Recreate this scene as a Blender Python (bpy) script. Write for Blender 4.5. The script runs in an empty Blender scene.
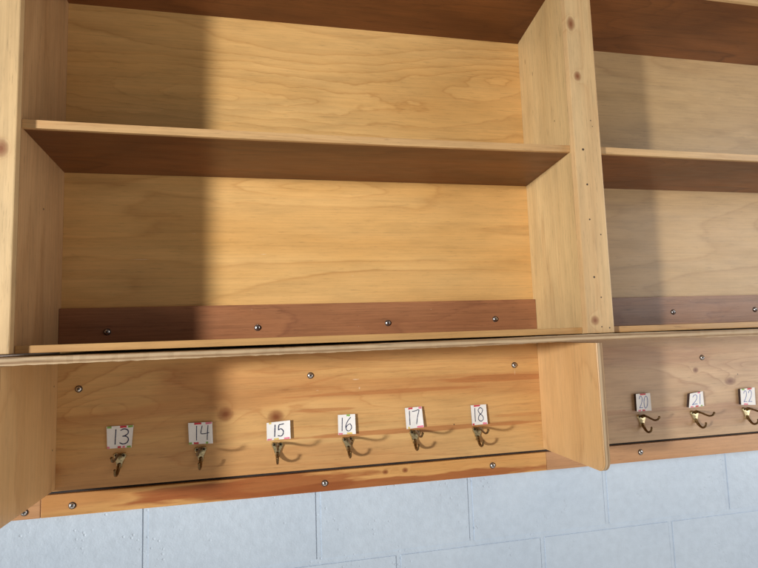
import bpy, bmesh, math, random
from mathutils import Vector, Matrix
random.seed(7)
S = bpy.context.scene
COL = S.collection
PI = math.pi

# ------------------------------------------------------------------ camera, world, lamps, exposure
cam_d = bpy.data.cameras.new('camera'); cam = bpy.data.objects.new('camera', cam_d); COL.objects.link(cam)
yaw, pitch, roll, FPX = .2121, .0942, -.0326, 525.44
fw = Vector((math.sin(yaw)*math.cos(pitch), math.cos(yaw)*math.cos(pitch), math.sin(pitch)))
rt = Vector((math.cos(yaw), -math.sin(yaw), 0)); up = rt.cross(fw)
R_ = rt*math.cos(roll)+up*math.sin(roll); U_ = up*math.cos(roll)-rt*math.sin(roll)
m = Matrix((R_, U_, -fw)).transposed().to_4x4(); m.translation = Vector((.4756, -1.3719, .0343))
cam.matrix_world = m
cam_d.sensor_width = 36; cam_d.lens = FPX*36/758; cam_d.clip_start = .02; cam_d.clip_end = 100
S.camera = cam

W = bpy.data.worlds.new('World'); S.world = W; W.use_nodes = True
bg = W.node_tree.nodes['Background']; bg.inputs[1].default_value = .34
wt = W.node_tree; wc = wt.nodes.new('ShaderNodeTexCoord'); wsx = wt.nodes.new('ShaderNodeSeparateXYZ'); wr = wt.nodes.new('ShaderNodeValToRGB')
wm = wt.nodes.new('ShaderNodeMapRange'); wm.inputs['From Min'].default_value = -1
wt.links.new(wc.outputs['Generated'], wsx.inputs[0]); wt.links.new(wsx.outputs['Z'], wm.inputs['Value']); wt.links.new(wm.outputs[0], wr.inputs[0]); wt.links.new(wr.outputs[0], bg.inputs[0])
wr.color_ramp.elements[0].position = .30; wr.color_ramp.elements[0].color = (1.50, 1.36, 1.17, 1)      # bright floor of the room
wr.color_ramp.elements[1].position = .50; wr.color_ramp.elements[1].color = (.20, .172, .145, 1)

def aim(o, target):
    d = Vector(target)-o.location; o.rotation_euler = d.to_track_quat('-Z', 'Y').to_euler()
kd = bpy.data.lights.new('window_key', 'SPOT'); key = bpy.data.objects.new('window_key', kd); COL.objects.link(key)
KD = 11.0
key.location = Vector((.75-1.44*KD, -.1-KD, .25+.10*KD)); aim(key, (.22, 0, .25))
kd.energy = 22800; kd.color = (1.0, .965, .90); kd.shadow_soft_size = .90; kd.spot_size = math.radians(8.0); kd.spot_blend = 1.0
fd = bpy.data.lights.new('room_fill', 'AREA'); fl = bpy.data.objects.new('room_fill', fd); COL.objects.link(fl)
fl.location = (3.3, -1.05, .25); aim(fl, (1.75, 0, .2)); fd.energy = 30; fd.size = 1.9; fd.color = (1.0, .97, .93)

S.view_settings.view_transform = 'Standard'; S.view_settings.look = 'None'
S.view_settings.exposure = 0.17; S.view_settings.gamma = 1.0

# ------------------------------------------------------------------ node helpers
class NT:
    def __init__(s, name):
        s.m = bpy.data.materials.new(name); s.m.use_nodes = True
        s.t = s.m.node_tree; s.b = s.t.nodes['Principled BSDF']
    def n(s, typ, **k):
        nd = s.t.nodes.new(typ)
        for a, v in k.items(): setattr(nd, a, v)
        return nd
    def put(s, sock, v):
        if isinstance(v, bpy.types.NodeSocket): s.t.links.new(v, sock)
        else: sock.default_value = v
    def math(s, op, a, b=0.0, c=0.0, clamp=False):
        nd = s.n('ShaderNodeMath', operation=op, use_clamp=clamp)
        for i, v in enumerate((a, b, c)): s.put(nd.inputs[i], v)
        return nd.outputs[0]
    def vm(s, op, a, b):
        nd = s.n('ShaderNodeVectorMath', operation=op)
        s.put(nd.inputs[0], a); s.put(nd.inputs[1], b)
        return nd.outputs['Value'] if op in ('LENGTH', 'DOT_PRODUCT') else nd.outputs[0]
    def noise(s, vec, scale=1.0, detail=2.0, rough=.5, dist=0.0):
        nd = s.n('ShaderNodeTexNoise'); s.put(nd.inputs['Vector'], vec)
        nd.inputs['Scale'].default_value = scale; nd.inputs['Detail'].default_value = detail
        nd.inputs['Roughness'].default_value = rough; nd.inputs['Distortion'].default_value = dist
        return nd.outputs['Fac']
    def ramp(s, f, stops, interp='LINEAR'):
        nd = s.n('ShaderNodeValToRGB'); cr = nd.color_ramp; cr.interpolation = interp
        while len(cr.elements) < len(stops): cr.elements.new(.5)
        for e, (p, c) in zip(cr.elements, stops):
            e.position = p; e.color = (*c, 1) if isinstance(c, tuple) else (c, c, c, 1)
        s.put(nd.inputs[0], f); return nd.outputs[0]
    def mix(s, f, a, b, mode='MIX'):
        nd = s.n('ShaderNodeMix', data_type='RGBA', blend_type=mode)
        s.put(nd.inputs[0], f)
        s.put(nd.inputs[6], (*a, 1) if isinstance(a, tuple) else a)
        s.put(nd.inputs[7], (*b, 1) if isinstance(b, tuple) else b)
        return nd.outputs[2]
    def spot(s, P, c, r):          # distance from c in units of the radii r
        d = s.vm('MULTIPLY', s.vm('SUBTRACT', P, tuple(c)), tuple(1/x for x in r))
        return s.vm('LENGTH', d, (0, 0, 0))

def wood(name, light, dark, line, axis='X', seed=0.0, rings=9, gx=.9, gy=5.0, line_amt=.55, red=None, red_amt=0.0,
         rough=.42, knots=(), nails=(), scuffs=(), fibre=.16, hearts=(), bulges=(), bump=.12, coat=.0):
    """stretched growth-ring field: light ground, soft darker bands, thin late-wood lines, fibre, knots"""
    q = NT(name)
    P = q.n('ShaderNodeTexCoord').outputs['Object']
    sep = q.n('ShaderNodeSeparateXYZ'); q.put(sep.inputs[0], P)
    if axis == 'X': g, c, d = sep.outputs[0], sep.outputs[2], sep.outputs[1]
    else: g, c, d = sep.outputs[2], sep.outputs[0], sep.outputs[1]
    if axis == 'ZY': g, c, d = sep.outputs[2], sep.outputs[1], sep.outputs[0]
    if axis == 'XY': g, c, d = sep.outputs[0], sep.outputs[1], sep.outputs[2]
    def vec(a, b, e=1.0):
        nd = q.n('ShaderNodeCombineXYZ')
        q.put(nd.inputs[0], q.math('MULTIPLY_ADD', g, a, seed*1.7)); q.put(nd.inputs[1], q.math('MULTIPLY_ADD', c, b, seed)); q.put(nd.inputs[2], q.math('MULTIPLY_ADD', d, e, seed*.3))
        return nd.outputs[0]
    L = q.math('MULTIPLY', q.noise(vec(gx, gy), 1, 1.5, .45, .35), rings)
    L = q.math('ADD', L, q.math('MULTIPLY', q.noise(vec(gx*7, gy*6), 1, 3, .55), .55))
    for (kc, kr, amp) in bulges:
        e = q.math('ADD', q.spot(P, kc, kr), q.math('MULTIPLY', q.math('SUBTRACT', q.noise(vec(9, 24), 1, 3), .5), .35))
        L = q.math('ADD', L, q.math('MULTIPLY', q.math('POWER', 2.718, q.math('MULTIPLY', e, -.9)), amp))
    kf = None
    for (kc, kr, amp) in knots:
        e = q.spot(P, kc, kr)
        b = q.math('POWER', 2.718, q.math('MULTIPLY', q.math('POWER', e, 1.6), -.35))
        L = q.math('ADD', L, q.math('MULTIPLY', b, amp))
        w = q.math('ADD', e, q.math('MULTIPLY', q.noise(vec(90, 90), 1, 2), .5))
        k1 = q.math('SUBTRACT', 1.0, q.math('SMOOTH_MIN', q.math('MULTIPLY', w, .45), 1.0, .1), clamp=True)
        kf = k1 if kf is None else q.math('MAXIMUM', kf, k1)
    F = q.math('FRACT', L)
    band = q.ramp(F, [(0, 0.0), (.55, .22), (.80, .45), (.88, 1.0), (.94, .3), (1, 0.0)])
    amtn = q.ramp(q.noise(vec(gx*1.3, gy*.7, 3), 1.3, 2), [(.34, .25), (.66, 1.0)])
    bandm = q.math('MULTIPLY', q.math('MULTIPLY', band, amtn), line_amt)
    blotch = q.noise(vec(1.6, 7), 1, 3, .55)
    col = q.mix(q.ramp(blotch, [(.3, 0.0), (.72, 1.0)]), light, dark)
    col = q.mix(bandm, col, line)
    if red:
        rf = q.ramp(q.noise(vec(1.1, 9, 2), 1, 2.5, .5, .6), [(.50, 0.0), (.60, 1.0)])
        col = q.mix(q.math('MULTIPLY', rf, red_amt), col, red)
        for (hc, hr, amt) in hearts:
            e = q.math('ADD', q.spot(P, hc, hr), q.math('MULTIPLY', q.math('SUBTRACT', q.noise(vec(7, 45), 1, 3), .5), 1.5))
            col = q.mix(q.math('MULTIPLY', q.ramp(e, [(.75, 1.0), (1.05, 0.0)]), amt), col, red)
    fib = q.noise(vec(4, 210, 210), 1, 4, .7)
    fib2 = q.noise(vec(22, 330, 330), 1, 3, .7)
    fcol = q.ramp(fib, [(.28, 1-fibre*1.1), (.55, 1.0), (.8, 1+fibre*.35)])
    mid = q.noise(vec(5.5, 26), 1, 5, .62)
    col = q.mix(1.0, col, q.ramp(mid, [(.30, .86), (.52, 1.0), (.72, 1.07)]), 'MULTIPLY')
    col = q.mix(1.0, col, fcol, 'MULTIPLY')
    col = q.mix(1.0, col, q.ramp(fib2, [(.28, 1-fibre*1.9), (.42, 1.0)]), 'MULTIPLY')
    if kf is not None:
        col = q.mix(q.ramp(kf, [(.0, 0.0), (.30, .55), (.75, .95)]), col, (line[0]*.46, line[1]*.30, line[2]*.28))
    for (nc, nr) in nails:
        e = q.spot(P, nc, tuple(v*.78 for v in nr) if isinstance(nr, tuple) else (nr*.78,)*3)
        col = q.mix(q.ramp(e, [(.55, 1.0), (1.0, 0.0)]), col, (.045, .028, .018))
    for (sc, sr, amt) in scuffs:
        e = q.math('ADD', q.spot(P, sc, sr), q.math('MULTIPLY', q.noise(vec(300, 300), 1, 2), .8))
        col = q.mix(q.math('MULTIPLY', q.ramp(e, [(.6, 1.0), (1.1, 0.0)]), amt), col, (.86, .74, .58))
    q.put(q.b.inputs['Base Color'], col)
    rr = q.math('MULTIPLY_ADD', q.noise(vec(14, 50), 1, 4), .22, rough-.14)
    q.put(q.b.inputs['Roughness'], rr)
    q.b.inputs['Coat Weight'].default_value = coat; q.b.inputs['Coat Roughness'].default_value = .3
    bp = q.n('ShaderNodeBump'); bp.inputs['Strength'].default_value = bump; bp.inputs['Distance'].default_value = .0015
    q.put(bp.inputs['Height'], q.math('ADD', q.math('ADD', fib, q.math('MULTIPLY', q.noise(vec(6, 9), 1, 2), 1.6)), q.math('MULTIPLY', band, .3)))
    q.put(q.b.inputs['Normal'], bp.outputs[0])
    return q.m

def ply_edge(name, axis='X'):
    """sawn plywood edge: thin plies along the board, splintered and stained"""
    q = NT(name); P = q.n('ShaderNodeTexCoord').outputs['Object']
    sep = q.n('ShaderNodeSeparateXYZ'); q.put(sep.inputs[0], P)
    g, c = (sep.outputs[0], sep.outputs[2]) if axis == 'X' else (sep.outputs[2], sep.outputs[0])
    def vec(a, b):
        nd = q.n('ShaderNodeCombineXYZ'); q.put(nd.inputs[0], q.math('MULTIPLY', g, a)); q.put(nd.inputs[1], q.math('MULTIPLY', c, b)); return nd.outputs[0]
    L = q.math('ADD', q.math('MULTIPLY', c, 1/.0052), q.math('MULTIPLY', q.noise(vec(6, 60), 1, 3), .9))
    ply = q.ramp(q.math('PINGPONG', L, 1.0), [(.3, (.58, .43, .27)), (.62, (.43, .29, .165)), (.85, (.31, .19, .10))])
    st = q.noise(vec(16, 500), 1, 4, .65)
    col = q.mix(1.0, ply, q.ramp(st, [(.3, .74), (.5, 1.0), (.75, 1.1)]), 'MULTIPLY')
    gap = q.noise(vec(9, 330), 1, 2, .5)
    col = q.mix(q.ramp(gap, [(.66, 0.0), (.72, .8)]), col, (.07, .035, .018))
    pale = q.noise(vec(5, 120), 1, 3)
    col = q.mix(q.ramp(pale, [(.58, 0.0), (.72, .6)]), col, (.60, .47, .33))
    q.put(q.b.inputs['Base Color'], col); q.b.inputs['Roughness'].default_value = .6
    bp = q.n('ShaderNodeBump'); bp.inputs['Strength'].default_value = .5; bp.inputs['Distance'].default_value = .0015
    q.put(bp.inputs['Height'], st); q.put(q.b.inputs['Normal'], bp.outputs[0])
    return q.m

def plain(name, col, rough=.5, metal=0.0, var=.12, scale=120, bump=0.0):
    q = NT(name); P = q.n('ShaderNodeTexCoord').outputs['Object']
    n = q.noise(P, scale, 3)
    q.put(q.b.inputs['Base Color'], q.mix(1.0, col, q.ramp(n, [(.3, 1-var), (.7, 1+var*.4)]), 'MULTIPLY'))
    q.b.inputs['Metallic'].default_value = metal
    q.put(q.b.inputs['Roughness'], q.math('MULTIPLY_ADD', n, .3, rough-.15))
    if bump:
        bp = q.n('ShaderNodeBump'); bp.inputs['Strength'].default_value = bump; bp.inputs['Distance'].default_value = .001
        q.put(bp.inputs['Height'], n); q.put(q.b.inputs['Normal'], bp.outputs[0])
    return q.m

# ------------------------------------------------------------------ mesh helpers
def link(name, bm, mats, parent=None, loc=(0, 0, 0), smooth=False):
    me = bpy.data.meshes.new(name); bmesh.ops.recalc_face_normals(bm, faces=bm.faces); bm.to_mesh(me); bm.free()
    for x in (mats if isinstance(mats, (list, tuple)) else [mats]): me.materials.append(x)
    if smooth: me.shade_smooth()
    o = bpy.data.objects.new(name, me); COL.objects.link(o); o.location = loc
    if parent: o.parent = parent
    return o
def thing(name, label, cat, loc=(0, 0, 0), group=None):
    o = bpy.data.objects.new(name, None); COL.objects.link(o); o.location = loc; o.empty_display_size = .05
    o['label'] = label; o['category'] = cat
    if group: o['group'] = group
    return o
def box_bm(x0, x1, y0, y1, z0, z1, bev=.0015, seg=2, bm=None):
    own = bmesh.new()
    vs = bmesh.ops.create_cube(own, size=1)['verts']
    for v in vs: v.co = Vector(((x0+x1)/2+v.co.x*(x1-x0), (y0+y1)/2+v.co.y*(y1-y0), (z0+z1)/2+v.co.z*(z1-z0)))
    if bev: bmesh.ops.bevel(own, geom=own.edges[:], offset=bev, segments=seg, profile=.6, affect='EDGES')
    return own
def box(name, mat, parent, x0, x1, y0, y1, z0, z1, bev=.0015, label=None):
    """part whose origin is its own centre; parent is at the world position parent.location"""
    c = Vector(((x0+x1)/2, (y0+y1)/2, (z0+z1)/2))
    bm = box_bm(x0-c.x, x1-c.x, y0-c.y, y1-c.y, z0-c.z, z1-c.z, bev)
    o = link(name, bm, mat, parent, c - world_of(parent))
    if label: o['label'] = label
    return o
def world_of(p):
    v = Vector((0, 0, 0))
    while p is not None: v += Vector(p.location); p = p.parent
    return v
def tube_bm(pts, rad, n=10, bm=None, sub=6):
    """smooth tapered tube through pts (Catmull-Rom)"""
    bm = bm or bmesh.new(); P = [Vector(p) for p in pts]; Q = []; Rr = []
    for i in range(len(P)-1):
        a, b, c, d = P[max(i-1, 0)], P[i], P[i+1], P[min(i+2, len(P)-1)]
        for k in range(sub):
            t = k/sub
            Q.append(.5*((2*b)+(c-a)*t+(2*a-5*b+4*c-d)*t*t+(3*b-a-3*c+d)*t**3)); Rr.append(rad[i]*(1-t)+rad[i+1]*t)
    Q.append(P[-1]); Rr.append(rad[-1])
    rings = []; nrm = Vector((1, 0, 0))
    for i, p in enumerate(Q):
        tg = (Q[min(i+1, len(Q)-1)]-Q[max(i-1, 0)]).normalized()
        u = (nrm-tg*nrm.dot(tg)).normalized(); v = tg.cross(u); nrm = u
        rings.append([bm.verts.new(p+(u*math.cos(2*PI*k/n)+v*math.sin(2*PI*k/n))*Rr[i]) for k in range(n)])
    for a, b in zip(rings, rings[1:]):
        for k in range(n): bm.faces.new((a[k], a[(k+1) % n], b[(k+1) % n], b[k]))
    bm.faces.new(rings[0][::-1]); bm.faces.new(rings[-1])
    return bm
def ball(bm, c, r):
    vs = bmesh.ops.create_icosphere(bm, subdivisions=2, radius=r)['verts']
    for v in vs: v.co += Vector(c)

# ------------------------------------------------------------------ materials
BIRCH_L, BIRCH_D, BIRCH_LINE = (.79, .495, .200), (.70, .395, .132), (.48, .225, .065)
steel = plain('screw steel', (.80, .81, .84), .27, 1.0, .3, 900)
dark_ring = plain('dark washer and screw hole shade', (.05, .035, .03), .7, 0, .3, 600)  # dark washer ring; shade of screw hole and cross slot put into the colour
brass = plain('worn pale brass', (.68, .58, .36), .30, 1.0, .5, 260)
bronze_dark = plain('blackened screw', (.07, .05, .035), .35, 1.0, .4, 500)
bronze = plain('dark bronze', (.20, .125, .055), .30, 1.0, .45, 300)
paper = plain('white paper card', (.90, .91, .93), .65, 0, .06, 90)
ink_b = plain('blue pen ink', (.03, .10, .42), .5, 0, .2, 200)
ink = plain('navy marker ink', (.012, .02, .085), .5, 0, .2, 200)
tape = {'r': plain('red print', (.62, .035, .06), .5), 'p': plain('pink print', (.80, .22, .33), .5), 'g': plain('green print', (.25, .48, .10), .5), 'y': plain('yellow print', (.80, .62, .15), .5)}
foam = plain('dark card backing', (.06, .035, .03), .8, 0, .3, 300)

# ------------------------------------------------------------------ painted block wall (setting)
def paint_mat():
    q = NT('pale blue painted block'); P = q.n('ShaderNodeTexCoord').outputs['Object']
    fine = q.noise(P, 210, 4, .6); mid = q.noise(P, 46, 4, .55); big = q.noise(P, 3.2, 3)
    vor = q.n('ShaderNodeTexVoronoi'); q.put(vor.inputs['Vector'], P); vor.inputs['Scale'].default_value = 75
    gate = q.ramp(q.noise(P, 17, 2), [(.57, 0.0), (.66, 1.0)])
    pit = q.math('MULTIPLY', q.ramp(vor.outputs['Distance'], [(.12, 1.0), (.26, 0.0)]), gate)
    col = q.mix(q.ramp(big, [(.35, 0.0), (.65, 1.0)]), (.585, .70, .85), (.54, .655, .81))
    col = q.mix(1.0, col, q.ramp(mid, [(.3, .94), (.7, 1.03)]), 'MULTIPLY')
    q.put(q.b.inputs['Base Color'], col); q.b.inputs['Roughness'].default_value = .48
    h = q.math('SUBTRACT', q.math('MULTIPLY_ADD', mid, 1.5, q.math('MULTIPLY', fine, .45)), q.math('MULTIPLY', pit, .9))
    bp = q.n('ShaderNodeBump'); bp.inputs['Strength'].default_value = .48; bp.inputs['Distance'].default_value = .0026
    q.put(bp.inputs['Height'], h); q.put(q.b.inputs['Normal'], bp.outputs[0])
    return q.m
YW = .018
wb = bmesh.new()
BW, BH, J = .4105, .205, .0062
ZJ, XJ = -.534, .187
def wall_block(x0, x1, z0, z1):
    b = box_bm(x0, x1, YW, YW+.05, z0, z1, 0)
    fe = [e for e in b.edges if all(v.co.y < YW+.001 for v in e.verts)]
    bmesh.ops.bevel(b, geom=fe, offset=.0042, segments=5, affect='EDGES')
    me = bpy.data.meshes.new('t'); b.to_mesh(me); b.free(); wb.from_mesh(me); bpy.data.meshes.remove(me)
for r in range(-6, 11):
    off = XJ if r % 2 == 0 else XJ+BW/2
    z0 = ZJ+r*BH
    for k in range(-6, 9):
        x0 = off+k*BW
        wall_block(x0+J/2, x0+BW-J/2, z0+J/2, z0+BH-J/2)
zt, zb_ = ZJ+11*BH, ZJ-6*BH
b = box_bm(XJ-6*BW-.1, XJ+9.5*BW, YW+.0020, YW+.06, zb_, zt, 0)
me = bpy.data.meshes.new('t'); b.to_mesh(me); b.free(); wb.from_mesh(me)
wall = link('wall', wb, paint_mat()); wall['kind'] = 'structure'; wall['label'] = 'pale blue painted concrete block wall behind the shelving'

# ------------------------------------------------------------------ shared dims
X1, XS, X2 = 1.219, 1.2915, 2.51       # left bay 0..X1, divider X1..XS, right bay XS..X2
XE = X2+.0725; XL = -.0725
YF, YS = -.231, -.2505
ZTOP = 1.36

# ------------------------------------------------------------------ screws
def screw_bm():
    bm = bmesh.new()
    bmesh.ops.create_cone(bm, cap_ends=True, segments=24, radius1=.0082, radius2=.0076, depth=.0012, matrix=Matrix.Rotation(PI/2, 4, 'X'))
    for v in bm.verts: v.co.y -= .0006
    for f in bm.faces: f.material_index = 1
    n0 = set(bm.faces)
    prof = [(.0062, -.0012), (.0061, -.0022), (.0052, -.0034), (.0034, -.0042), (.0012, -.0045)]
    rings = [[bm.verts.new((r*math.cos(2*PI*k/20), y, r*math.sin(2*PI*k/20))) for k in range(20)] for r, y in prof]
    for a, b in zip(rings, rings[1:]):
        for k in range(20): bm.faces.new((a[k], a[(k+1) % 20], b[(k+1) % 20], b[k]))
    bm.faces.new(rings[-1])
    for ang in (0, PI/2):
        M = Matrix.Rotation(ang+.4, 4, 'Y')
        vs = bmesh.ops.create_cube(bm, size=1)['verts']
        for v in vs:
            v.co = M @ Vector((v.co.x*.0074, -.0039+v.co.y*.0019, v.co.z*.0019))
        for v in vs:
            for f in v.link_faces: f.material_index = 1
    return bm
SCREW = None
def screw(parent, x, y, z, s=1.0, rot=None):
    global SCREW
    if SCREW is None:
        SCREW = link('screw', screw_bm(), [steel, dark_ring]); SCREW.data.shade_smooth(); o = SCREW
    else:
        o = SCREW.copy(); COL.objects.link(o)
    o.parent = parent; o.location = Vector((x, y, z))-world_of(parent); o.scale = (s,)*3
    o.rotation_euler = (0, random.uniform(0, 6) if rot is None else rot, 0)
    return o

# ------------------------------------------------------------------ upper shelving unit
cab = thing('wooden_shelf_unit', 'open wooden cubby shelf unit above the numbered coat hooks', 'shelf unit', (X1, 0, .018))

def back_mat(i, x0, x1, z0, z1, **k):
    return wood('birch back %d' % i, BIRCH_L, BIRCH_D, BIRCH_LINE, 'X', **k)
def rel(x, y, z, c): return (x-c[0], y-c[1], z-c[2])
# back panels: one sheet per opening
SH_B = [(.4473, .469), (.882, .926), (ZTOP-.02, ZTOP-.02)]      # underside of each shelf: at the back, at the front
TH = .0165
zrow = [(.0, .4473+.012), (.4473+.012, .882+.012), (.882+.012, ZTOP)]
si = 0
for bay, (x0, x1) in enumerate(((0.0, X1), (XS, X2))):
    for r, (z0, z1) in enumerate(zrow):
        c = ((x0+x1)/2, .006, (z0+z1)/2)
        kn = []
        sc = []
        if bay == 0 and r == 1:
            kn = [(rel(.36, 0, .665, c), (.62, 1, .085), 9.0), (rel(1.16, 0, .77, c), (.20, 1, .05), 4.0)]
        if bay == 0 and r == 1:
            sc = [(rel(.98, 0, .53, c), (.004, 1, .0015), .5), (rel(.52, 0, .50, c), (.012, 1, .0009), .45), (rel(.83, 0, .80, c), (.003, 1, .004), .35), (rel(.22, 0, .62, c), (.010, 1, .001), .35)]
        if bay == 1 and r < 2:
            sc = [(rel(1.78, 0, z0+.2, c), (.008, 1, .001), .4), (rel(1.60, 0, z0+.12, c), (.004, 1, .002), .35), (rel(1.92, 0, z0+.30, c), (.010, 1, .0009), .4)]
        if bay == 0 and r == 0:
            kn = [(rel(.60, 0, .43, c), (.28, 1, .035), 4.0)]
            sc = [(rel(.175, 0, .235, c), (.040, 1, .0011), .7), (rel(.47, 0, .248, c), (.015, 1, .0010), .6), (rel(.30, 0, .30, c), (.010, 1, .0012), .4), (rel(.70, 0, .19, c), (.006, 1, .0008), .5)]
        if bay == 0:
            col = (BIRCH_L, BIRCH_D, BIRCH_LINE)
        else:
            col = ((.58, .40, .21), (.49, .32, .15), (.36, .21, .09))  # right bay: its dimmer, greyer light is painted into the veneer
        q = wood('birch veneer', *col, 'X', seed=3.1+si*4.7, rings=7 if r else 9, gx=.8, gy=4.2, line_amt=.60, scuffs=sc, fibre=.12,
                 rough=.40, bump=.08, bulges=kn)
        o = box('back_panel', q, cab, x0, x1, 0, .012, z0, z1-.0006, .0004)
        si += 1
# dividers, vertical grain
PINE_L, PINE_D, PINE_LINE = (.66, .485, .25), (.565, .385, .175), (.43, .25, .105)
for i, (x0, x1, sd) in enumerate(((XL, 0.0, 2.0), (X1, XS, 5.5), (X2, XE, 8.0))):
    c = ((x0+x1)/2, (YF)/2, (ZTOP+.018)/2)
    cr = [(rel(X1, -.16, .70, c), (.05, .0016, .032), .0)] if i == 1 else []
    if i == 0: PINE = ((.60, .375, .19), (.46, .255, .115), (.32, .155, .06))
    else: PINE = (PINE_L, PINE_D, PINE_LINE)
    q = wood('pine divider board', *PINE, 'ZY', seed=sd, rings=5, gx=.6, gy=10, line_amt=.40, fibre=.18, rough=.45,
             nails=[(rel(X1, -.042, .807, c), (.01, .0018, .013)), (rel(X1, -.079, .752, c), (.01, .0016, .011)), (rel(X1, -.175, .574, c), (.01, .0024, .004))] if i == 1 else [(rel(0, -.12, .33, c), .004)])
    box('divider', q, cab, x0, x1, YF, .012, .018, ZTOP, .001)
# front stiles
for i, (x0, x1, sd) in enumerate(((XL, 0.0, 1.0), (X1, XS, 4.0), (X2, XE, 6.0))):
    c = ((x0+x1)/2, YF-.01, (ZTOP+.0225)/2)
    y = YS
    if i == 1:
        kn = [(rel(1.232, y, .795, c), (.0065, .05, .011), 2.2), (rel(1.240, y, .658, c), (.0058, .05, .0075), 2.4), (rel(1.241, y, .050, c), (.0062, .05, .0065), 2.0)]
        na = [(rel(1.268, y, .545, c), .0026), (rel(1.2415, y, .470, c), .005), (rel(1.246, y, .295, c), .0035), (rel(1.246, y, .382, c), .0042), (rel(1.2735, y, .258, c), .003),
              (rel(1.247, y, .154, c), .0042), (rel(1.262, y, .105, c), .003), (rel(1.258, y, .0345, c), .0028), (rel(1.279, y, .0315, c), .003), (rel(1.272, y, .53, c), .002)]
    elif i == 0:
        kn = [(rel(-.0265, y, .418, c), (.0085, .05, .0115), 2.2)]; na = []
    else: kn, na = [], []
    q = wood('pine stile', (.76, .55, .30), (.68, .44, .21), (.55, .29, .12), 'Z', seed=sd+11.4, rings=2.6, gx=.9, gy=13, line_amt=.5, fibre=.13, knots=kn, nails=na, rough=.45)
    box('stile', q, cab, x0, x1, YS, YF-.0004, .0185, ZTOP+.002, .0022)

# shelves: reddish ply with a pale pine strip on the front
mahog = [wood('reddish shelf ply', (.29, .108, .034), (.125, .043, .014), (.10, .033, .012), 'XY', seed=20+i*3.3, rings=10, gx=1.2, gy=7, line_amt=.70, fibre=.20, rough=.42) for i in range(2)]
strips = [wood('pine edge strip', (.70, .47, .235), (.60, .35, .15), (.45, .21, .08), 'X', seed=31+i*3.9, rings=5, gx=1.2, gy=22, line_amt=.6, fibre=.16, rough=.45,
               scuffs=[((.1, 0, .0), (.02, .1, .0012), .5), ((-.28, 0, .003), (.012, .1, .001), .5)]) for i in range(3)]
def shelf(x0, x1, zb, zf, k, sag=0.0):
    N = 16; c = Vector(((x0+x1)/2, YF/2, (zb+zf)/2))
    def bar(y0, y1, t0, t1, extra=0.0):
        bm = bmesh.new(); rows = []
        for i in range(N+1):
            x = x0+.0003+(x1-x0-.0006)*i/N; s = -sag*(1-(2*i/N-1)**2)
            zz = lambda y: zb+(zf-zb)*(y/YF)+s*(y/YF)
            rows.append([bm.verts.new(Vector((x, y, zz(y)+t))-c) for y, t in ((y0, t0), (y1, t0), (y1, t1), (y0, t1))])
        for a, b in zip(rows, rows[1:]):
            for j in range(4): bm.faces.new((a[j], a[(j+1) % 4], b[(j+1) % 4], b[j]))
        bm.faces.new(rows[0]); bm.faces.new(rows[-1][::-1])
        le = [e for e in bm.edges if abs(e.verts[0].co.x-e.verts[1].co.x) > .01 and e.is_manifold and e.calc_face_angle(0) > .5]
        bmesh.ops.bevel(bm, geom=le, offset=.0012, segments=2, affect='EDGES')
        return bm
    o = link('shelf', bar(YF+.0085, -.0004, 0, TH-.0006), mahog[k], cab, c-world_of(cab))
    e = link('edge_strip', bar(YF+.0006, YF+.0082, -.0004, TH), strips[k], o)
    return o
shelf(0, X1, *SH_B[0], 0, .003); shelf(XS, X2, *SH_B[0], 1, .002)
shelf(0, X1, *SH_B[1], 0, .002); shelf(XS, X2, *SH_B[1], 1, .002)
box('top_board', mahog[0], cab, XL, XE, YF+.0005, .0115, ZTOP+.0004, ZTOP+.019, .001)
# bottom boards
for k, (x0, x1) in enumerate(((0, X1), (XS, X2))):
    o = box('bottom_board', mahog[k], cab, x0+.0003, x1-.0003, YF+.009, -.0004, .019, .0325, .001)
    bs = wood('pine lip', (.70, .45, .20), (.60, .33, .12), (.46, .21, .07), 'X', seed=51+k*7.1, rings=4, gx=1.5, gy=20, line_amt=.55, fibre=.14, rough=.4,
              nails=[((-.598+.052+k*0, -.01, .004), .003), ((-.40, -.01, .004), .0026), ((-.24, -.01, .004), .0026)] if k else [])
    box('edge_strip', bs, o, x0+.0003, x1-.0003, YF+.0006, YF+.0087, .0185, .0336, .0016)
# screwed mounting battens
for k, (x0, x1) in enumerate(((0, X1), (XS, X2))):
    mh = wood('mahogany batten', (.42, .185, .085) if k == 0 else (.39, .205, .115), (.32, .125, .055) if k == 0 else (.31, .155, .085), (.17, .06, .035), 'X', seed=64.5+k*5, rings=6, gx=2.2, gy=7, line_amt=.5, fibre=.24, rough=.38,
              scuffs=[((.30, 0, .02), (.004, .1, .001), .6), ((-.17, 0, .03), (.003, .1, .0012), .6), ((.1, 0, -.02), (.002, .1, .001), .6)])
    ob = box('mounting_batten', mh, cab, x0+.0004, x1-.0004, -.0145, -.0004, .033, .1171, .0016)
    for (sx, sz) in (((.1054, .0594), (.4528, .0591), (.7887, .0616), (1.0933, .0642)) if k == 0 else ((1.6657, .0703), (1.9617, .0712), (2.30, .071))):
        screw(ob, sx, -.0146, sz)

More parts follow.
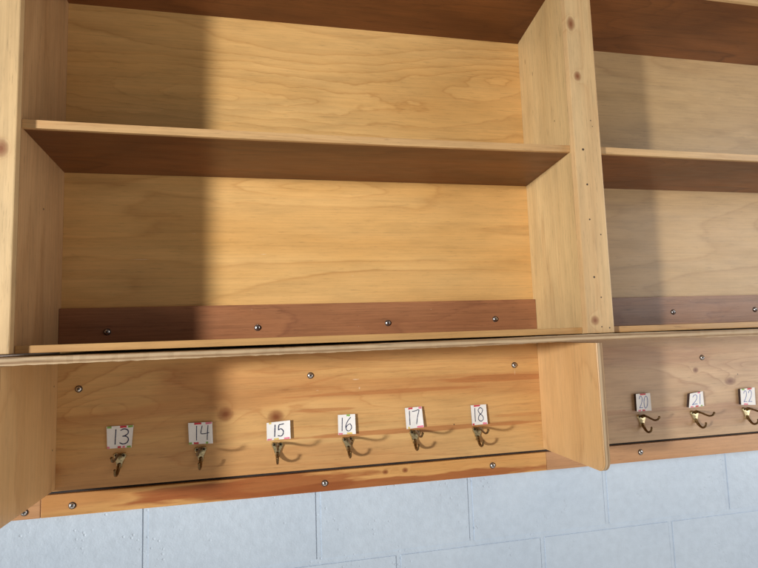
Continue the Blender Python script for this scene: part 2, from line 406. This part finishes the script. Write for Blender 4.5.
# ------------------------------------------------------------------ lower coat rack
rack = thing('coat_rack', 'wooden coat hook rail with plywood brackets and top board under the shelf unit', 'coat rack', (X1, 0, -.3581))
ZP = -.3013
XB0, XB1 = 1.2228, 1.2402
pl_l = (-.100, 1.2310); pl_r = (1.2316, 2.47)
for k, (x0, x1) in enumerate((pl_l, pl_r)):
    c = ((x0+x1)/2, .006, (ZP-.003)/2)
    if k == 0:
        q = wood('pine hook panel', (.73, .465, .20), (.64, .36, .135), (.47, .21, .07), 'X', seed=71.3, rings=7, gx=1.0, gy=6.5, line_amt=.72, red=(.46, .18, .06), red_amt=.38,
                 bulges=[(rel(.95, 0, -.135, c), (.26, 1, .05), 6.0), (rel(.10, 0, -.12, c), (.16, 1, .09), 5.0)],
                 fibre=.12, rough=.42,
                 knots=[(rel(.3729, 0, -.151, c), (.011, 1, .0105), 1.8), (rel(.495, 0, -.165, c), (.012, 1, .010), 1.4)],
                 hearts=[(rel(.88, 0, -.222, c), (.40, 1, .007), .75), (rel(.80, 0, -.118, c), (.24, 1, .006), .65), (rel(1.10, 0, -.098, c), (.22, 1, .009), .75), (rel(.62, 0, -.155, c), (.10, 1, .006), .6), (rel(1.16, 0, -.20, c), (.1, 1, .006), .4)],
                 scuffs=[(rel(.70, 0, -.082, c), (.020, 1, .0028), .45), (rel(.71, 0, -.105, c), (.004, 1, .006), .5), (rel(1.15, 0, -.085, c), (.002, 1, .014), .45), (rel(.60, 0, -.105, c), (.007, 1, .0012), .5), (rel(.18, 0, -.05, c), (.008, 1, .001), .4)],
                 nails=[(rel(.965, 0, -.215, c), .0028)])
    else:
        q = wood('shade toned pine hook panel', (.60, .42, .26), (.50, .33, .19), (.36, .20, .11), 'X', seed=84.9, rings=7, gx=1.0, gy=7, line_amt=.75, bulges=[(rel(1.95, 0, -.10, c), (.18, 1, .04), 5.0)], red=(.40, .22, .13), red_amt=.45,  # same pine, with the right bay's greyer light put into its colour
                 fibre=.14, rough=.42,
                 knots=[(rel(1.86, 0, -.145, c), (.012, 1, .007), 2.0), (rel(1.74, 0, -.106, c), (.006, 1, .005), 1.2)],
                 hearts=[(rel(1.70, 0, -.215, c), (.45, 1, .008), .5), (rel(1.78, 0, -.255, c), (.3, 1, .005), .35), (rel(1.7, 0, -.075, c), (.12, 1, .006), .4)],
                 nails=[(rel(1.89, 0, -.125, c), .003)])
    pn = box('hook_panel', q, rack, x0, x1, 0, .012, ZP, -.0035, .0012)
    for (sx, sz) in (((.0418, -.0719), (.5833, -.0667), (1.1498, -.0652)) if k == 0 else ((1.7663, -.0694), (2.30, -.068))):
        screw(pn, sx, -.0002, sz)
    if k == 0: panel_l = pn
    else: panel_r = pn
# added dark strip: painted shade in the slot between panel and rail
box('shade_strip', plain('dark slot shade', (.035, .025, .022), .7, 0, .5, 40), rack, XL-.03, 2.5, .0125, YW-.0005, -.33, -.28, 0)
box('shade_strip', plain('dark gap shade', (.03, .022, .018), .8, 0, .4, 40), rack, -.33, .02, .0005, YW-.0006, -.0030, .0176, 0)  # added dark filler, standing in for shade in the gap above the top board
# rail in pieces
ra = [(-.105, -.0335, 0), (-.0325, 1.2310, 1), (1.2316, 2.47, 2)]
for x0, x1, k in ra:
    c = ((x0+x1)/2, .009, -.333)
    if k == 1:
        q = wood('orange pine rail', (.72, .41, .155), (.64, .33, .105), (.46, .18, .05), 'X', seed=93.2, rings=5, gx=1.4, gy=10, line_amt=.6, red=(.34, .098, .026), red_amt=.35, fibre=.12, rough=.38,
                 hearts=[(rel(.46, 0, -.335, c), (.30, 1, .030), .85), (rel(.30, 0, -.328, c), (.16, 1, .018), .7), (rel(.86, 0, -.349, c), (.55, 1, .013), .85)],
                 knots=[(rel(.772, 0, -.3235, c), (.005, 1, .0038), 1.0), (rel(.825, 0, -.3235, c), (.005, 1, .004), 1.0)])
    else:
        q = wood('pink tan pine rail', (.58, .33, .17), (.50, .26, .12), (.36, .15, .06), 'X', seed=97+k, rings=4, gx=1.2, gy=9, line_amt=.5, red=(.40, .16, .07), red_amt=.35, fibre=.14, rough=.4)
    o = box('rail', q, rack, x0, x1, .0015, YW-.0006, -.3581, -.3085, .0014)
    for sx, sz in {0: [(-.0657, -.3416)], 1: [(.0327, -.336), (.614, -.3378), (1.0701, -.3314)], 2: [(1.5302, -.3318), (2.2, -.333)]}[k]:
        screw(o, sx, .0013, sz)

# brackets: rounded lower front corner, plywood edge
YB = -.2745
br_face = wood('birch plywood bracket', (.70, .46, .225), (.62, .375, .16), (.44, .22, .09), 'ZY', seed=105, rings=6, gx=1.5, gy=3.2, line_amt=.45, fibre=.10, rough=.42,
               nails=[((.0084, .117, .088), .0034), ((.0084, .117, -.055), .0034)])
br_edge = ply_edge('plywood edge of bracket', 'Z')
def bracket(x0, x1):
    c = Vector(((x0+x1)/2, YB/2, -.15))
    pts = [(-.0004, -.0035), (-.0004, -.2985)]
    r = .026; cy, cz = YB+r, -.2985+r
    for i in range(11):
        a = -PI/2-(PI/2)*i/10; pts.append((cy+r*math.cos(a), cz+r*math.sin(a)))
    pts.append((YB, -.0035))
    bm = bmesh.new()
    A = [bm.verts.new(Vector((x0, y, z))-c) for y, z in pts]; B = [bm.verts.new(Vector((x1, y, z))-c) for y, z in pts]
    bm.faces.new(A); bm.faces.new(B[::-1])
    n = len(pts)
    for i in range(n):
        f = bm.faces.new((A[i], A[(i+1) % n], B[(i+1) % n], B[i])); f.material_index = 1
    es = [e for e in bm.edges if len(e.link_faces) == 2 and {f.material_index for f in e.link_faces} == {0, 1} and (e.verts[0].co.y+c.y < -.001 or e.verts[1].co.y+c.y < -.001) and (e.verts[0].co.z+c.z < -.004 or e.verts[1].co.z+c.z < -.004)]
    bmesh.ops.recalc_face_normals(bm, faces=bm.faces)
    bmesh.ops.bevel(bm, geom=es, offset=.0026, segments=3, affect='EDGES', material=0)
    return link('bracket', bm, [br_face, br_edge], rack, c-world_of(rack))
bracket(-.0204, -.0036); bracket(XB0, XB1)
# top board: long sheet of plywood with a slightly wavy ragged front
def top_board():
    bm = bmesh.new(); x0, x1, N = -.16, 2.52, 240
    kx = [(-.16, -.0020, .0125), (-.10, -.0025, .0130), (.45, -.0012, .0125), (.9, .0002, .0150), (1.22, .0030, .0178), (1.30, .0026, .0178), (1.6, -.0010, .0160), (2.0, -.0030, .0150), (2.52, -.003, .014)]
    rnd = random.Random(4)
    def it(x, j):
        for a, b in zip(kx, kx[1:]):
            if a[0] <= x <= b[0]: t = (x-a[0])/(b[0]-a[0]); t = t*t*(3-2*t); return a[j]*(1-t)+b[j]*t
        return kx[-1][j]
    rows = []
    for i in range(N+1):
        x = x0+(x1-x0)*i/N
        jb, jt, jf = (rnd.uniform(-.0006, .0006) for _ in range(3))
        zb, zt = it(x, 1), it(x, 2); lo = min(zb, -.002)
        rows.append([bm.verts.new((x-1.2, y+.15, z)) for y, z in ((YB-.003+jf*.6, zb+jb), (YB-.0055+jf, (zb+zt)/2), (YB-.003+jf*.6, zt+jt*.5-.0005), (0.0, .0128), (0.0, -.0030), (YB+.012, zb-.0004+0*lo))])
    for a, b in zip(rows, rows[1:]):
        for j in range(6):
            f = bm.faces.new((a[j], a[(j+1) % 6], b[(j+1) % 6], b[j])); f.material_index = 0 if j < 2 else 1
    bm.faces.new(rows[0]); bm.faces.new(rows[-1][::-1])
    under = wood('plywood face of top board', (.62, .40, .19), (.54, .32, .13), (.38, .19, .07), 'XY', seed=120, rings=6, line_amt=.5)
    o = link('top_board', bm, [ply_edge('plywood edge of top board', 'X'), under], rack, Vector((1.2, -.15, 0))-world_of(rack))
top_board()

# ------------------------------------------------------------------ coat hooks (parts of the rack, screwed to the panel)
def make_hook(parent):
    # plate: inverted shield with two round lobes carrying the screws
    out = []
    for i in range(9):
        a = PI*1.05-(PI*1.0)*i/8; out.append((-.0068+.0062*math.cos(a), .0095+.0062*math.sin(a)))
    out = out[:7]
    half = [(0, .0122), (.0030, .0142), (.0068, .0158), (.0108, .0146), (.0128, .0108), (.0122, .0068), (.0094, .0005), (.0068, -.0070), (.0052, -.0150), (.0040, -.0200), (0, -.0222)]
    poly = half+[(-x, z) for x, z in half[-2:0:-1]]
    bm = bmesh.new(); poly = [(x*1.22, z) for x, z in poly]
    A = [bm.verts.new((x, 0, z)) for x, z in poly]; B = [bm.verts.new((x*.86, -.0036, z*.92)) for x, z in poly]
    ctr = bm.verts.new((0, -.0050, .0)); n = len(poly)
    bm.faces.new(A)
    for i in range(n):
        bm.faces.new((A[i], A[(i+1) % n], B[(i+1) % n], B[i])); bm.faces.new((B[i], B[(i+1) % n], ctr))
    hook = link('coat_hook', bm, brass, parent)
    b1 = tube_bm([(0, -.003, .009), (0, -.012, .0125), (0, -.026, .0120), (0, -.040, .0090), (0, -.054, .0070), (0, -.066, .0100), (0, -.073, .0170)], [.0048, .0040, .0031, .0028, .0027, .0027, .0025])
    ball(b1, (0, -.0735, .0180), .0034); link('long_prong', b1, bronze, hook, smooth=True)
    b2 = tube_bm([(0, -.003, -.010), (0, -.009, -.021), (0, -.018, -.0295), (0, -.027, -.0310), (0, -.036, -.0260), (0, -.0395, -.0175)], [.0048, .0042, .0034, .0030, .0027, .0024])
    ball(b2, (0, -.0397, -.0165), .0031); link('short_prong', b2, bronze, hook, smooth=True)
    for sx in (-1, 1):
        sb = bmesh.new(); ball(sb, (0, 0, 0), .0031)
        for v in sb.verts: v.co.y *= .55
        o = link('screw', sb, bronze_dark, hook, (sx*.0082, -.0036, .0092), smooth=True)
    return hook
hooks = [(13, .1325, -.2345, .05), (14, .3140, -.2345, -.03), (15, .4966, -.2365, .02), (16, .6745, -.2360, -.04), (17, .8525, -.2310, .06), (18, 1.0290, -.2350, .03), (20, 1.5395, -.2345, 0), (21, 1.7210, -.2340, -.04), (22, 1.9060, -.2360, .02)]
proto = None
for num, x, z, rz in hooks:
    pn = panel_l if num < 19 else panel_r
    if proto is None: h = proto = make_hook(rack)
    else:
        h = proto.copy(); COL.objects.link(h)
        for ch in list(proto.children): k = ch.copy(); COL.objects.link(k); k.parent = h
    h.parent = rack; h.location = Vector((x+.001, -.0003, z-.0055))-world_of(rack); h.rotation_euler = (0, rz, 0)
    h['label'] = 'brass double coat hook under the card numbered %d' % num

# ------------------------------------------------------------------ hand numbered cards
DIG = {'0': [[(.5, 1), (.15, .8), (.02, .45), (.2, .05), (.55, 0), (.9, .25), (.98, .6), (.8, .92), (.45, 1)]],
       '1': [[(.5, 1), (.48, .5), (.5, 0)]],
       '2': [[(.05, .78), (.25, .97), (.6, 1), (.85, .8), (.75, .5), (.4, .22), (.05, .02)], [(.05, .02), (.5, .05), (1, .03)]],
       '3': [[(.05, .9), (.4, 1), (.8, .9), (.85, .68), (.5, .53), (.3, .52)], [(.35, .53), (.75, .48), (.98, .3), (.85, .08), (.45, 0), (.05, .1)]],
       '4': [[(.2, 1), (.08, .6), (.1, .45), (.5, .44), (1, .5)], [(.85, 1), (.8, .5), (.78, 0)]],
       '5': [[(.2, .95), (.15, .55), (.5, .62), (.9, .45), (.92, .2), (.6, .02), (.08, .08)], [(.2, .96), (.6, .97), (1, 1)]],
       '6': [[(.8, 1), (.4, .75), (.1, .35), (.3, .03), (.7, .02), (.95, .25), (.75, .5), (.35, .42), (.15, .25)]],
       '7': [[(0, .93), (.5, .96), (1, 1), (.75, .55), (.55, 0)]],
       '8': [[(.85, .88), (.45, 1), (.12, .82), (.35, .58), (.8, .38), (.9, .12), (.5, 0), (.12, .15), (.25, .42), (.7, .62), (.88, .85)]]}
cards = {
 13: ([(.104, -.1625), (.1631, -.1626), (.1595, -.2138), (.1062, -.2136)], .0016, .36, [(1, .02, .18, 'g'), (1, .5, .74, 'r'), (1, .8, .98, 'g'), (0, .0, .1, 'p'), (0, .42, .56, 'r'), (0, .62, .72, 'p'), (0, .8, .97, 'g')]),
 14: ([(.2863, -.166), (.3422, -.1666), (.3439, -.2179), (.2887, -.2166)], .004, .34, [(1, .25, .55, 'r'), (1, .72, .98, 'p'), (0, .0, .12, 'g'), (0, .2, .4, 'r'), (0, .7, .8, 'g')]),
 15: ([(.4717, -.178), (.5297, -.1750), (.5304, -.2200), (.4722, -.2209)], .004, .34, [(0, .02, .2, 'p'), (0, .3, .5, 'y'), (0, .72, .96, 'p'), (1, .1, .2, 'y')]),
 16: ([(.6509, -.1697), (.6955, -.17), (.6959, -.2202), (.6507, -.2193)], .004, .30, [(0, .02, .25, 'p'), (0, .5, .8, 'y'), (1, .5, .7, 'g')]),
 17: ([(.8287, -.163), (.8748, -.1619), (.8783, -.2154), (.8312, -.2175)], .004, .22, [(1, .2, .45, 'r'), (1, .8, .98, 'p'), (0, .62, .98, 'p'), (0, .1, .2, 'y')]),
 18: ([(1.0128, -.167), (1.0572, -.1667), (1.0586, -.2191), (1.0149, -.2202)], .004, .24, [(1, .2, .6, 'r'), (0, .02, .15, 'r'), (0, .7, .95, 'p')]),
 20: ([(1.521, -.1643), (1.5683, -.164), (1.5677, -.2141), (1.5202, -.2143)], .008, .20, [(1, .3, .7, 'r'), (0, .1, .3, 'p'), (0, .4, .6, 'r')]),
 21: ([(1.703, -.1732), (1.7479, -.1683), (1.7471, -.2114), (1.6953, -.2141)], .010, .22, [(0, .1, .3, 'p'), (0, .45, .65, 'r'), (0, .8, .9, 'g'), (1, .6, .8, 'p')]),
 22: ([(1.8843, -.1694), (1.9367, -.167), (1.934, -.2196), (1.8824, -.2165)], .008, .22, [(1, .1, .3, 'g'), (1, .5, .8, 'r'), (0, .2, .5, 'p')])}
desc = {13: 'white paper card handwritten 13 with red and green edges above the leftmost hook', 14: 'white paper card handwritten 14 taped beside the round wood knot',
        15: 'tilted white paper card handwritten 15 above its brass hook', 16: 'narrow white paper card handwritten 16 with pink lower corner',
        17: 'white paper card handwritten 17 with a pink lower right corner', 18: 'white paper card handwritten 18, the last card before the bracket',
        20: 'white paper card handwritten 20, first card right of the bracket', 21: 'tilted white paper card handwritten 21 with dark raised edge', 22: 'white paper card handwritten 22 at the right edge of the photo'}
for num, (cs, lift, dpad, marks) in cards.items():
    cx = sum(p[0] for p in cs)/4; cz = min(p[1] for p in cs)
    tl, tr, br, bl = [Vector((x-cx, 0, z-cz)) for x, z in cs]
    yb = -.0003
    t = thing('number_card', desc[num], 'number card', (cx, yb, cz), 'hand numbered cards above the coat hooks')
    rn = random.Random(num)
    c1, c2 = rn.uniform(.0004, .0016), rn.uniform(.0002, .0015)
    def S_(s, v, off=0.0):
        p = (bl*(1-s)+br*s)*(1-v)+(tl*(1-s)+tr*s)*v
        base = lift+(c1*(2*s-1)**2+c2*max(0, s-.7)*6*(1-v))*.8
        return Vector((p.x, -base-off, p.z))
    N = 8
    def sheet(o0, o1, ins=0.0):
        bm = bmesh.new(); F = [[bm.verts.new(S_(ins+(1-2*ins)*i/N, ins+(1-2*ins)*j/N, o0)) for j in range(N+1)] for i in range(N+1)]
        K = [[bm.verts.new(Vector((F[i][j].co.x, (S_(i/N, j/N).y-o1 if o1 is not None else 0), F[i][j].co.z))) for j in range(N+1)] for i in range(N+1)]
        for i in range(N):
            for j in range(N):
                bm.faces.new((F[i][j], F[i+1][j], F[i+1][j+1], F[i][j+1])); bm.faces.new((K[i][j], K[i][j+1], K[i+1][j+1], K[i+1][j]))
        rim = [(i, 0) for i in range(N)]+[(N, j) for j in range(N)]+[(i, N) for i in range(N, 0, -1)]+[(0, j) for j in range(N, 0, -1)]
        for a, b in zip(rim, rim[1:]+rim[:1]):
            bm.faces.new((F[a[0]][a[1]], K[a[0]][a[1]], K[b[0]][b[1]], F[b[0]][b[1]]))
        return bm
    link('paper_face', sheet(.0006, 0.0), paper, t)
    link('backing', sheet(-.0001, None, .02), foam, t)
    # digits as thin ribbons of ink
    bm = bmesh.new(); s_ = str(num)
    gapx = .06; lo, hi = dpad-.10, .90 if dpad > .3 else .84
    if dpad > .3: lo, hi = .30, .86
    else: lo, hi = .20, .80
    if num == 15: lo, hi = .32, .72
    wtot = hi-lo; wd = [.05 if ch == '1' else .30 for ch in s_]
    sc = wtot/(sum(wd)+.10); x = lo
    for ch, w in zip(s_, wd):
        w *= sc
        for st in DIG[ch]:
            P = []
            pts = [Vector((a, b_)) for a, b_ in st]
            for i in range(len(pts)-1):
                a, b_, c_, d_ = pts[max(i-1, 0)], pts[i], pts[i+1], pts[min(i+2, len(pts)-1)]
                for k in range(6):
                    u = k/6; P.append(.5*((2*b_)+(c_-a)*u+(2*a-5*b_+4*c_-d_)*u*u+(3*b_-a-3*c_+d_)*u**3))
            P.append(pts[-1])
            sl = .03
            Q = [S_(min(.97, max(.03, x+p.x*w+(p.y-.5)*sl)), .17+p.y*.68, .0009) for p in P]
            hw = .00095 if num < 19 else .0008
            if num in (13, 15): hw = .00115
            prev = None
            for i, p in enumerate(Q):
                tg = (Q[min(i+1, len(Q)-1)]-Q[max(i-1, 0)]).normalized(); nn = Vector((tg.z, 0, -tg.x))*hw*rn.uniform(.85, 1.15)
                cur = (bm.verts.new(p+nn), bm.verts.new(p-nn))
                if prev: bm.faces.new((prev[0], cur[0], cur[1], prev[1]))
                prev = cur
        x += w+.10*sc
    link('handwritten_number', bm, ink if num < 19 else ink_b, t)
    for top, a, b_, colr in marks:
        v0, v1 = (.91, .995) if top else (.005, .09)
        bm = bmesh.new()
        g = [[bm.verts.new(S_(a+(b_-a)*i/3, v0+(v1-v0)*j/2+rn.uniform(-.012, .012)*(1 if (j == 0) == bool(top) else 0), .0008)) for j in range(3)] for i in range(4)]
        for i in range(3):
            for j in range(2): bm.faces.new((g[i][j], g[i+1][j], g[i+1][j+1], g[i][j+1]))
        link('border_mark', bm, tape[colr], t)
